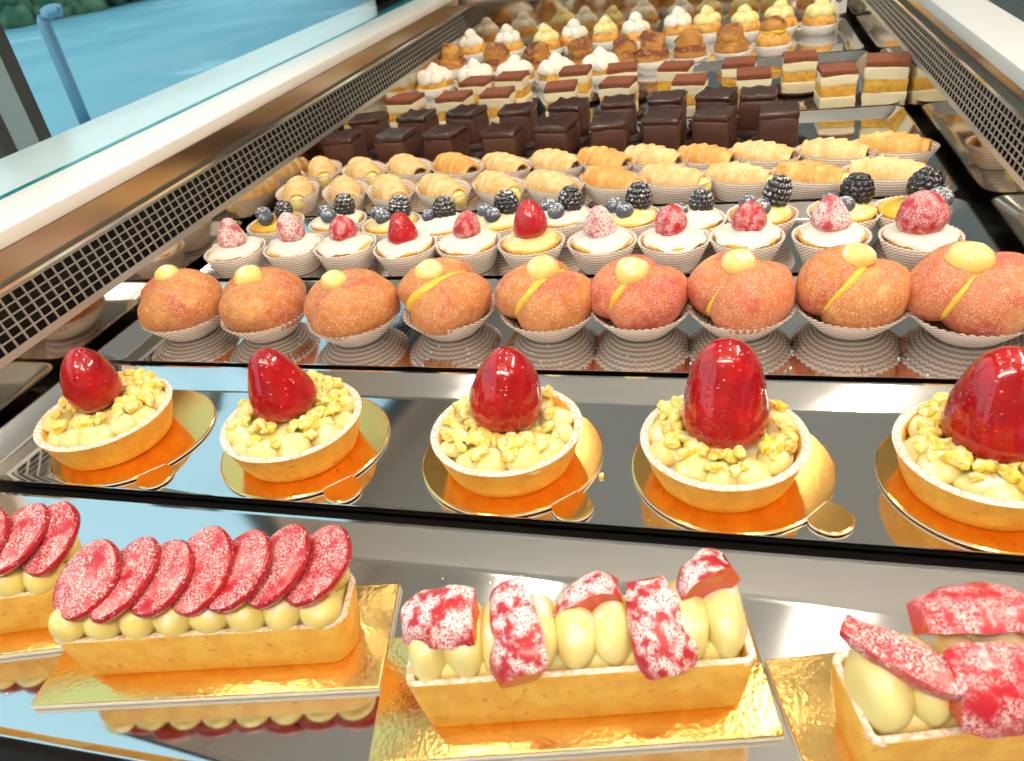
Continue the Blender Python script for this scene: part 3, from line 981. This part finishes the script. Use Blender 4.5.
# ---------------------------------------------------------------- peach buns
def peach_bun(loc, label, seed, R, nrm, gap, blob, m, s_cup=1.0):
    """two sugared bun halves with custard between, a cream blob on the seam, in a pleated paper case"""
    t = thing('peach_bun', label, 'pastry', loc, 0, group='peach buns in paper cases')
    n = Vector(nrm).normalized()
    q = n.to_track_quat('Z', 'Y').to_matrix().to_4x4()
    sq = 0.71
    czn = R * 0.76 + 0.001
    halves = [(0.98, 0.74, -0.26), (0.93, 0.66, 0.30)]
    for k, (sr, st, off) in enumerate(halves):
        e = ellipsoid(R * sr, R * sr, R * st, 40, 26)
        e = jig(e, R * 0.10, 0.62 / R, seed * 3 + k * 7)
        e = jig(e, R * 0.03, 1.9 / R, seed * 5 + k)
        e = xf(e, q)
        V = []
        for v in e[0]:
            p = Vector(v) + n * R * (off + (gap if off > 0 else 0))
            p.z = p.z * sq + czn
            z0 = 0.004
            if p.z < z0 + R * 0.25:                       # settle softly on the base
                p.z = z0 + R * 0.25 - (z0 + R * 0.25 - p.z) * 0.45
            V.append(tuple(p))
        obj('bun_half', (V, e[1]), m, t)
    d = ellipsoid(R * 0.82, R * 0.82, R * (0.14 + gap * 0.9), 36, 12)
    d = xf(jig(d, R * 0.04, 1.2 / R, seed), q)
    e = Vector((-0.45, -0.55, 0.45))
    e = (e - n * e.dot(n)).normalized() * R * (0.02 + gap * 0.45)
    V = [tuple(Vector((v[0] + e.x, v[1] + e.y, (v[2] + e.z) * sq)) + n * R * (0.08 + gap * 0.5) + Vector((0, 0, czn))) for v in d[0]]
    obj('custard_filling', (V, d[1]), M['custard'], t)
    b = jig(ellipsoid(0.0125 * blob[3], 0.0120 * blob[3], 0.0105 * blob[3], 22, 14), 0.0012, 70, seed)
    o = obj('cream_dollop', b, M['cream'], t)
    o.location = (R * blob[0], R * blob[1], czn + R * blob[2] * 0.72)
    c = obj('paper_cup', cup_shape(0.0235 * R / 0.04, 0.0415 * R / 0.04, 0.0215, 46, 0.030), M['paper'], t)
    return t


def build_peaches():
    px = [(198, 340), (276, 342), (363, 347), (456, 342), (553, 344), (642, 343), (739, 343), (846, 341), (962, 347)]
    R = [0.0395, 0.0390, 0.0395, 0.0390, 0.0390, 0.0390, 0.0395, 0.0400, 0.0425]
    nr = [(-0.45, 0.85, 0.15), (-0.35, 0.9, 0.2), (-0.7, 0.7, 0.1), (-0.65, 0.60, 0.50), (-0.80, 0.45, 0.40), (-0.82, 0.50, 0.25), (-0.75, 0.6, 0.2), (-0.80, 0.40, 0.35), (-0.80, 0.45, 0.25)]
    gp = [0.0, 0.0, 0.01, 0.20, 0.14, 0.10, 0.06, 0.09, 0.09]
    bl = [(-0.25, 0.15, 0.84, 0.95), (-0.10, -0.05, 0.90, 1.05), (-0.18, -0.15, 0.86, 0.95), (-0.28, -0.05, 0.86, 1.05), (-0.05, 0.0, 0.88, 1.10), (-0.12, -0.20, 0.84, 1.10),
          (-0.08, -0.05, 0.90, 1.05), (0.0, 0.0, 0.90, 1.05), (-0.22, -0.1, 0.86, 1.25)]
    mt = ['peach', 'peach', 'peach', 'peach', 'peach', 'peach_pink', 'peach_pink', 'peach', 'peach_pink']
    lb = ['golden sugared bun with small cream blob, nearest the window grille in the bun row',
          'golden-red sugared bun with flat cream blob on top, second from the window',
          'orange sugared bun with a small flat cream blob, third from the window',
          'sugared bun with a wide bright yellow custard seam, fourth from the window',
          'glossy orange bun with custard beside its flat cream blob, middle of the row',
          'pink and red bun with round cream ball over a narrow custard slit',
          'pink and orange sugared bun with round cream ball, right behind the tallest strawberry',
          'smooth orange bun with an upright cream ball, last but one from the window',
          'largest pink peach bun with an oval cream blob, farthest from the window']
    for k in range(9):
        c = base_at(px[k][0], px[k][1], 0.024)
        peach_bun(c, lb[k], k + 1, R[k], nr[k], gp[k], bl[k], M[mt[k]])


# ---------------------------------------------------------------- small tartlets in pleated paper cases
def small_tartlet(base, name, label, group, top, seed, toppings):
    t = thing(name, label, 'tartlet', base, 0, group=group)
    obj('paper_cup', cup_shape(0.0215, 0.0325, 0.0270, 40, 0.032), M['paper'], t)
    prof = [(0.0185, 0.003), (0.0200, 0.004), (0.0272, 0.0205), (0.0280, 0.0222), (0.0268, 0.0232), (0.0240, 0.0232), (0.0228, 0.0212)]
    obj('tart_shell', jig(lathe(prof, 36), 0.0006, 80, seed), M['crust'], t)
    if top == 'custard':
        f = lathe([(0.0235, 0.0205), (0.0215, 0.0240), (0.012, 0.0262), (0.001, 0.0268)], 30, cap0=False)
        obj('custard_filling', jig(f, 0.0012, 70, seed), M['custard'], t)
    else:
        f = lathe([(0.0284 if top == 'white' else 0.0262, 0.0214), (0.0270 if top == 'white' else 0.0250, 0.0246), (0.0215, 0.0262), (0.0160, 0.0292), (0.010, 0.0312), (0.001, 0.0315)], 40, cap0=False)
        obj('sugared_cream', jig(jig(f, 0.0034, 60, seed), 0.0012, 190, seed + 3), M['whipped'] if top == 'white' else M['cream_pale'], t)
    toppings(t)
    for ch in t.children:
        if not ch.name.startswith('paper_cup'):
            ch.location.z += 0.0050
    return t


def build_strawberry_tartlets():
    px = [(245, 278), (303, 275), (353, 275), (412, 277), (474, 275), (535, 275), (604, 275), (674, 274), (745, 272), (827, 272), (914, 274)]
    ft = [('berry_frost', 0.0145, 0.023, 0.10, 'pale pink sugared strawberry'), ('berry_frost', 0.0140, 0.024, 0, 'heavily frosted strawberry'), ('berry_sugar', 0.0135, 0.020, 0.1, 'sugared strawberry on white cream'),
          ('berry_red', 0.0150, 0.0235, 0, 'bright red strawberry'), ('berry_sugar', 0.0130, 0.021, -0.1, 'dusted rose strawberry'), ('berry_red', 0.0160, 0.028, 0, 'tall bare red strawberry'),
          ('berry_frost', 0.0150, 0.0235, 0.05, 'frosted pink strawberry'), ('berry_sugar', 0.0145, 0.0225, -0.25, 'half-dusted strawberry leaning aside'), ('berry_sugar', 0.0140, 0.0215, 0, 'small dusted strawberry'),
          ('berry_frost', 0.0155, 0.0235, 0.1, 'sugar-frosted strawberry on cream dome'), ('berry_sugar', 0.0185, 0.0275, 0.1, 'large red sugared strawberry')]
    tops = ['white', 'white', 'white', 'white', 'white', 'custardpale', 'white', 'white', 'white', 'white', 'white']
    pos = []
    for k, (x, y) in enumerate(px):
        c = base_at(x, y, 0.020)
        pos.append(c)
        mt, R, H, ln, ds = ft[k]

        def topping(t, mt=mt, R=R, H=H, ln=ln, k=k):
            s = obj('strawberry', strawberry_shape(R * 1.08, H * 1.22, 'egg' if k % 3 else 'cone', k * 1.3, 24), M[mt], t)
            s.location = (0.001 * ((k * 7) % 3 - 1), 0.001, 0.0275)
            s.rotation_euler = (0, ln, k * 0.9)
        small_tartlet(c, 'strawberry_tartlet', f'tartlet with {ds}, {ORD[k]} from the window, nearer row', 'strawberry tartlets in paper cases', tops[k], k, topping)
    return pos


def blackberry_shape(R, H, seed=0):
    shs = []
    rows = 6
    for k in range(rows):
        v = (k + 0.5) / rows
        z = H * v
        rr = R * sqrt(max(0.02, 1 - (2 * v - 1) ** 2)) * (1.0 - 0.12 * v)
        cnt = max(3, int(round(2 * pi * rr / (R * 0.52))))
        for i in range(cnt):
            a = 2 * pi * (i + 0.5 * (k % 2)) / cnt + seed
            shs.append(tr(ellipsoid(R * 0.33, R * 0.33, R * 0.33, 9, 6), rr * 0.80 * cos(a), rr * 0.80 * sin(a), z))
    shs.append(tr(ellipsoid(R * 0.75, R * 0.75, H * 0.45, 12, 8), 0, 0, H / 2))
    shs.append(tr(ellipsoid(R * 0.3, R * 0.3, R * 0.3, 9, 6), 0, 0, H * 0.97))
    return join(*shs)


def build_berry_tartlets():
    px = [(284, 250), (345, 249), (398, 252), (447, 255), (503, 251), (564, 248), (630, 249), (691, 253), (760, 248), (840, 246), (905, 245)]
    desc = ['dark small blackberry lying low', 'tall powdered blackberry', 'heavily powdered blackberry', 'powdered blackberry beside one tiny blueberry', 'blackberry behind a dusted blueberry',
            'blackberry over two frosted blueberries', 'upright blackberry and two blue berries', 'small blackberry on pale cream', 'tall leaning blackberry', 'broad dark blackberry', 'bare blackberry on plain yellow custard']
    bb = [(0.0100, 0.018), (0.0115, 0.023), (0.0120, 0.022), (0.0120, 0.022), (0.0125, 0.023), (0.0125, 0.023), (0.0125, 0.026), (0.0115, 0.021), (0.0125, 0.029), (0.0145, 0.026), (0.0150, 0.026)]
    shapes = {}
    bl_sh = ico(0.0090, 3)
    for k, (x, y) in enumerate(px):
        c = base_at(x, y, 0.020)

        def topping(t, k=k):
            R, H = bb[k]
            b = obj('blackberry', blackberry_shape(R, H, k), M['blackberry_bare' if k in (9, 10) else 'blackberry'], t)
            b.location = (0.009 if k not in (3,) else 0.004, 0.004 if k < 10 else 0.010, 0.0255)
            b.rotation_euler = (radians(-8), radians((18, 4, 10, 0, 0, 6, 4, 2, 16, 4, 12)[k]), 0)
            spots = [(-0.013, 0.001, 1.0), (-0.002, -0.013, 1.0)]
            if k == 3:
                spots = [(-0.012, 0.0, 0.85)]
            if k == 7:
                spots = [(-0.011, -0.004, 0.95)]
            if k == 10:
                spots = [(0.0195, -0.009, 1.25), (0.003, -0.005, 0.85)]
            for (sx, sy, s) in spots:
                v = [((p[0]) * s, p[1] * s, p[2] * s * 0.9) for p in bl_sh[0]]
                v = [(p[0], p[1], p[2] - 0.0012 if p[0] ** 2 + p[1] ** 2 < 0.0022 ** 2 and p[2] > 0 else p[2]) for p in v]
                o = obj('blueberry', (v, bl_sh[1]), M['blueberry'], t)
                o.location = (sx, sy, 0.0255 + 0.0068 * s)
                o.rotation_euler = (rnd.uniform(-0.5, 0.5), rnd.uniform(-0.5, 0.5), 0)
        small_tartlet(c, 'berry_tartlet', f'tartlet with {desc[k]}, {ORD[k]} from the window, farther row', 'berry tartlets in paper cases', 'custard' if k in (0, 10) else ('white' if k in (1, 3, 5, 7) else 'pale'), k + 30, topping)


# ---------------------------------------------------------------- filled puff pastry horns
def horn_shape(L, R, seed, turns=5.0, n=28, m=40):
    """wrapped pastry tube along +x: overlapping spiral, fatter in the middle, open front end"""
    V, Fc = [], []
    rows = []
    for k in range(m + 1):
        u = k / m
        rows.append((-L / 2 + L * u, R * (0.62 + 0.46 * max(0.0, sin(pi * min(1, u * 0.86 + 0.10))) ** 0.8)))
    for k, (x, r) in enumerate(rows):
        u = k / m
        for i in range(n):
            a = 2 * pi * i / n
            ph = (u * turns - a / (2 * pi) * 0.9) % 1.0
            rr = r * (1 + 0.14 * (ph ** 1.5) - 0.05) * (1 + 0.05 * noise.noise(Vector((u * 5, cos(a) * 2, sin(a) * 2 + seed))))
            V.append((x, rr * cos(a), rr * sin(a)))
    for k in range(m):
        for i in range(n):
            j = (i + 1) % n
            Fc.append((k * n + i, (k + 1) * n + i, (k + 1) * n + j, k * n + j))
    Fc.append(tuple(range(n)))
    o = len(V)                                            # inner wall of the open end
    xe, re = rows[-1]
    for (dx, s) in ((0.0, 0.80), (-0.008, 0.72)):
        for i in range(n):
            a = 2 * pi * i / n
            V.append((xe + dx, re * s * cos(a), re * s * sin(a)))
    for i in range(n):
        j = (i + 1) % n
        Fc.append((m * n + i, o + i, o + j, m * n + j))
        Fc.append((o + i, o + n + i, o + n + j, o + j))
    Fc.append(tuple(o + n + i for i in range(n)))
    return V, Fc, re


def make_horn(filling, seed, m):
    t = thing('pastry_horn', 'pastry horn', 'pastry')
    L, R = 0.066, 0.0165
    V, Fc, re = horn_shape(L, R, seed)
    zc = R * 1.08 + 0.0015
    b = obj('pastry_wrap', ([(x, y, z + zc) for x, y, z in V], Fc), M[m], t)
    f = jig(ellipsoid(0.010, re * 0.76, re * 0.76, 18, 12), 0.0018, 90, seed)
    o = obj('filling', tr(f, L / 2 - (0.0010 if filling == 'custard' else 0.009), 0, zc), M['cream'] if filling == 'custard' else M['choc_fill'], t)
    obj('paper_cup', cup_shape(0.0185, 0.0290, 0.0255, 44, 0.028, ex=1.42, ey=0.96, dip=0.0), M['paper'], t)
    return t


def build_horns():
    protos = {}
    for key, (fl, seed, m) in {'c0': ('custard', 1.0, 'pastry'), 'c1': ('custard', 2.3, 'pastry'), 'c2': ('custard', 4.1, 'pastry_dark'),
                               'k0': ('choc', 5.2, 'pastry'), 'k1': ('choc', 6.7, 'pastry_dark')}.items():
        protos[key] = [make_horn(fl, seed, m), False]
    front = [(304, 213, -66), (351, 214, -60), (396, 214, -55), (447, 214, -42), (502, 210, -44), (555, 210, -38), (614, 207, -36), (674, 206, -28), (738, 203, -24), (808, 203, -26), (882, 201, -12)]
    rear = [(327, 190, -60), (369, 192, -50), (413, 190, -44), (461, 190, -40), (508, 188, -36), (559, 186, -36), (606, 185, -34), (654, 184, -30), (706, 182, -26), (762, 180, -24), (832, 179, -22), (890, 174, -20)]
    kf = ['c0', 'c1', 'c0', 'c1', 'c0', 'c1', 'c2', 'c0', 'c1', 'c2', 'c0']
    kr = ['c1', 'c0', 'k0', 'k1', 'k0', 'k0', 'k1', 'k0', 'k1', 'k0', 'k0', 'k1']
    word = {'c0': 'pale custard-filled pastry horn', 'c1': 'sugared custard-filled pastry horn', 'c2': 'browned custard-filled pastry horn', 'k0': 'pale chocolate-filled pastry horn', 'k1': 'browned chocolate-filled pastry horn'}
    for rowname, lst, keys in (('nearer', front, kf), ('farther', rear, kr)):
        for k, (x, y, a) in enumerate(lst):
            pr = protos[keys[k]]
            if not pr[1]:
                o = pr[0]
                pr[1] = True
            else:
                o = copy_tree(pr[0])
            c = base_at(x, y, 0.018)
            o.location = c
            o.rotation_euler = (0, 0, radians(a))
            s = 1.00 + 0.07 * ((k * 5) % 4) / 3
            o.scale = (s, s, s)
            o['label'] = f'{word[keys[k]]}, {ORD[k]} from the window in the {rowname} horn row'
            o['group'] = 'filled pastry horns in paper cases'


# ---------------------------------------------------------------- chocolate cubes and layered squares
def make_choc(seed):
    t = thing('chocolate_cake', 'chocolate cake', 'cake')
    sh = subdiv(rbox(0.046, 0.048, 0.044, 0.004, 2), 2)
    obj('cake_body', jig(sh, 0.0022, 60, seed), M['choc_side'], t, angle=50)
    V, Fc = subdiv(rbox(0.0468, 0.0488, 0.0085, 0.0030, 2), 3)
    V = [(x, y, z + (0.0012 * sin(x * 900 + seed) if z > 0.007 else 0)) for x, y, z in V]
    obj('chocolate_glaze', tr(jig((V, Fc), 0.0016, 80, seed + 4), 0, 0, 0.042), M['choc'], t, angle=60)
    obj('paper_cup', cup_shape(0.0325, 0.0368, 0.010, 40, 0.03), M['paper_brown'], t)
    for ch in t.children[:2]:
        ch.location.z = 0.0016
    return t


def build_choc():
    protos = [make_choc(1.0), make_choc(3.5), make_choc(7.2)]
    used = set()
    front = [(352, 176), (404, 175), (452, 173), (508, 173), (560, 168), (612, 166), (664, 162), (714, 159), (776, 157)]
    rear = [(376, 155), (424, 154), (472, 150), (522, 149), (572, 145), (620, 143), (668, 139), (716, 137), (756, 137)]
    for rn, lst in (('nearer', front), ('farther', rear)):
        for k, (x, y) in enumerate(lst):
            i = (k * 2 + (rn == 'farther')) % 3
            o = protos[i] if i not in used else copy_tree(protos[i])
            used.add(i)
            o.location = base_at(x, y, 0.028)
            o.rotation_euler = (0, 0, radians(8 - 16 * ((k * 7) % 5) / 4 - 6))
            o['label'] = f'dark chocolate-coated cake cube, {ORD[k]} from the window in the {rn} cube row'
            o['group'] = 'chocolate cake cubes'


def layer(w, z0, z1, seed, amp=0.0018):
    sh = subdiv(rbox(w, w, z1 - z0, 0.0016, 2), 2)
    return tr(jig(sh, amp, 130, seed), 0, 0, z0)


def make_layered(seed):
    t = thing('layered_cream_square', 'layered square', 'cake')
    w = 0.047
    z = 0.0016
    obj('bottom_cream', layer(w, z, z + 0.0175, seed), M['mascarpone'], t, angle=50)
    obj('sponge_layer', layer(w * 0.98, z + 0.0160, z + 0.0325, seed + 1), M['sponge'], t, angle=50)
    obj('top_cream', layer(w, z + 0.0310, z + 0.0455, seed + 2, 0.0024), M['mascarpone'], t, angle=50)
    obj('cocoa_top', layer(w * 1.0, z + 0.0440, z + 0.0520, seed + 3, 0.001), M['cocoa'], t, angle=50)
    obj('paper_cup', cup_shape(0.0310, 0.0390, 0.0065, 36, 0.05), M['paper_brown'], t)
    return t


def build_layered():
    protos = [make_layered(1.0), make_layered(4.4), make_layered(8.1)]
    used = set()
    front = [(412, 134), (460, 133), (502, 130), (564, 124), (620, 121), (690, 120), (752, 114), (833, 112), (882, 109)]
    rear = [(482, 116), (516, 111), (578, 106), (624, 104), (676, 104), (738, 101), (797, 96)]
    for rn, lst in (('nearer', front), ('farther', rear)):
        for k, (x, y) in enumerate(lst):
            i = (k + (rn == 'farther')) % 3
            o = protos[i] if i not in used else copy_tree(protos[i])
            used.add(i)
            s = 1.0 if not (rn == 'nearer' and k == 8) else 1.15
            o.location = base_at(x, y, 0.027)
            o.rotation_euler = (0, 0, radians(-10 + 14 * ((k * 5) % 4) / 3))
            o.scale = (s, s, s)
            nm = 'cocoa-topped layered cream square' if s == 1.0 else 'largest cocoa-topped layered cream square'
            o['label'] = f'{nm}, {ORD[k]} from the window in the {rn} square row'
            o['group'] = 'cocoa-topped cream squares'


# ---------------------------------------------------------------- cream cakes and cream puffs at the far end
def make_cream_slice(seed):
    t = thing('cream_cake', 'cream cake', 'cake')
    obj('sponge_base', tr(jig(subdiv(rbox(0.050, 0.046, 0.022, 0.006, 2), 1), 0.003, 60, seed), 0, 0, 0.002), M['sponge'], t, angle=60)
    shs = []
    r = random.Random(int(seed * 10))
    for k in range(7):
        a = 2 * pi * k / 6
        q = 0 if k == 6 else 0.016
        shs.append(tr(dollop(0.0135, 0.020, k + seed), q * cos(a), q * sin(a), 0.020 + (0.009 if k == 6 else 0)))
    obj('whipped_cream', join(*shs), M['whipped'], t)
    obj('paper_cup', cup_shape(0.026, 0.0335, 0.016, 36, 0.035), M['paper_white'], t)
    return t


def make_puff(seed, kind):
    t = thing('cream_puff', 'cream puff', 'pastry')
    m = M['choux_cocoa'] if kind == 'cocoa' else M['choux']
    b = jig(jig(ellipsoid(0.0300, 0.0290, 0.0205, 22, 14), 0.005, 45, seed), 0.002, 130, seed + 2)
    obj('choux_base', tr(b, 0, 0, 0.0225), m, t)
    if kind == 'cocoa':
        lid = jig(jig(ellipsoid(0.0225, 0.0215, 0.0210, 24, 16), 0.009, 50, seed + 5), 0.003, 140, seed)
        obj('choux_lid', tr(lid, 0.002, 0.001, 0.0400), m, t)
    elif kind == 'split':
        lid = jig(ellipsoid(0.0225, 0.0220, 0.0150, 20, 12), 0.005, 55, seed + 5)
        obj('choux_lid', tr(lid, 0.001, 0, 0.0470), M['choux_cocoa'], t)
        rg = jig(lathe([(0.012, 0.034), (0.0225, 0.036), (0.0235, 0.041), (0.012, 0.044)], 24), 0.002, 60, seed)
        obj('custard_filling', rg, M['custard'], t)
    else:
        shs = [tr(dollop(0.0150, 0.0225, k + seed), 0.0120 * cos(2 * pi * k / 5), 0.0120 * sin(2 * pi * k / 5), 0.030) for k in range(5)]
        shs.append(tr(dollop(0.0140, 0.0220, seed + 9), 0.001, 0, 0.044))
        obj('whipped_cream', join(*shs), M['whipped'] if kind == 'white' else M['cream_pale'], t)
    obj('paper_cup', cup_shape(0.0240, 0.0345, 0.0190, 36, 0.035), M['paper_white'], t)
    return t


def build_far_end():
    protos = {'s0': make_cream_slice(1.0), 's1': make_cream_slice(5.0)}
    used = set()
    row = [(438, 98), (478, 95), (517, 92), (558, 90), (602, 85)]
    for k, (x, y) in enumerate(row):
        key = 's%d' % (k % 2)
        o = protos[key] if key not in used else copy_tree(protos[key])
        used.add(key)
        o.location = base_at(x, y, 0.026)
        o.rotation_euler = (0, 0, k * 0.7)
        s = 1.18
        o.scale = (s, s, s)
        o['label'] = f'whipped cream cake on yellow sponge behind the cocoa squares, {ORD[k]} from the window'
        o['group'] = 'whipped cream cakes'
    pp = {'cocoa': make_puff(1.0, 'cocoa'), 'white': make_puff(3.0, 'white'), 'gold': make_puff(6.0, 'gold'), 'split': make_puff(9.0, 'split')}
    used = set()
    word = {'cocoa': 'cocoa-dusted choux bun', 'white': 'choux bun topped with white whipped cream', 'gold': 'golden choux bun topped with pale cream', 'split': 'split choux bun filled with yellow custard'}
    r1 = [(454, 79, 'cocoa'), (500, 81, 'cocoa'), (542, 80, 'cocoa'), (582, 76, 'cocoa'), (624, 74, 'cocoa'), (652, 73, 'cocoa'), (690, 69, 'cocoa'), (732, 64, 'cocoa'), (771, 57, 'split')]
    r2 = [(474, 63, 'white'), (510, 61, 'white'), (548, 60, 'gold'), (576, 55, 'white'), (606, 51, 'gold'), (636, 51, 'white'), (678, 45, 'white'), (707, 43, 'gold'), (744, 42, 'gold'), (778, 39, 'gold'), (818, 36, 'gold')]
    for rn, lst in (('nearer', r1), ('farther', r2)):
        for k, (x, y, kd) in enumerate(lst):
            o = pp[kd] if kd not in used else copy_tree(pp[kd])
            used.add(kd)
            o.location = base_at(x, y, 0.024)
            o.rotation_euler = (0, 0, k * 1.3)
            s = 1.00 + 0.06 * ((k * 3) % 4) / 3
            o.scale = (s, s, s)
            o['label'] = f'{word[kd]}, {ORD[k]} from the window in the {rn} choux row'
            o['group'] = 'choux buns at the far end'


# ---------------------------------------------------------------- build everything
build_room()
build_lamps()
build_case()
TR = [(0.1419, 0.3011, 'steel tray nearest the camera holding the long strawberry tarts'),
      (0.3125, 0.4643, 'steel tray holding five round strawberry tarts on gold boards'),
      (0.4703, 0.6240, 'steel tray holding the row of sugared peach buns'),
      (0.6313, 0.7935, 'steel tray holding strawberry and berry tartlets'),
      (0.7999, 1.1230, 'steel tray holding pastry horns and chocolate cubes'),
      (1.1300, 1.4660, 'steel tray holding cocoa squares and cream cakes'),
      (1.4730, 1.7760, 'steel tray at the far end holding choux buns')]
for (a, b, l) in TR:
    build_tray(a, b, l)
build_long_tarts()
build_round_tarts()
build_peaches()
build_strawberry_tartlets()
build_berry_tartlets()
build_horns()
build_choc()
build_layered()
build_far_end()

# loose sugar and crumbs fallen on the trays
gr = []
r5 = random.Random(21)
for k in range(190):
    if k < 120:
        x, y = r5.uniform(-0.50, 0.19), r5.choice((r5.uniform(0.482, 0.525), r5.uniform(0.482, 0.60)))
    else:
        x, y = r5.uniform(-0.50, 0.19), r5.uniform(0.165, 0.275)
    q = r5.uniform(0.0003, 0.0009)
    gr.append(tr(jig(ico(q, 1), q * 0.4, 800, k), x, y, q * 0.6))
sg = obj('sugar_grains', join(*gr), M['tag'])
sg['kind'] = 'stuff'
tag(sg, 'loose white sugar grains scattered on the bun tray and nearest tray', 'sugar')

# ---------------------------------------------------------------- daylight
w = bpy.data.worlds.new('World')
SC.world = w
w.use_nodes = True
bg = w.node_tree.nodes['Background']
bg.inputs['Color'].default_value = (0.72, 0.90, 1.0, 1)
bg.inputs['Strength'].default_value = 1.9

# ---------------------------------------------------------------- camera
cam = bpy.data.cameras.new('camera')
cam.sensor_width = 36.0
cam.lens = F_PX / 1024 * 36.0
cam.clip_start = 0.01
cam.clip_end = 300
cam.dof.use_dof = True
cam.dof.focus_distance = 0.60
cam.dof.aperture_fstop = 16.0
co = bpy.data.objects.new('camera', cam)
COL.objects.link(co)
co.matrix_world = Matrix.Translation((0, 0, CAM_H)) @ RW.to_4x4()
SC.camera = co

SC.view_settings.view_transform = 'Standard'
SC.view_settings.look = 'None'
SC.view_settings.gamma = 1.0
SC.view_settings.use_curve_mapping = False
SC.view_settings.exposure = -0.50
SC.cycles.max_bounces = 10
SC.cycles.transparent_max_bounces = 16
SC.cycles.sample_clamp_indirect = 6.0
SC.cycles.caustics_reflective = True
SC.cycles.blur_glossy = 1.0
SC.cycles.caustics_refractive = False
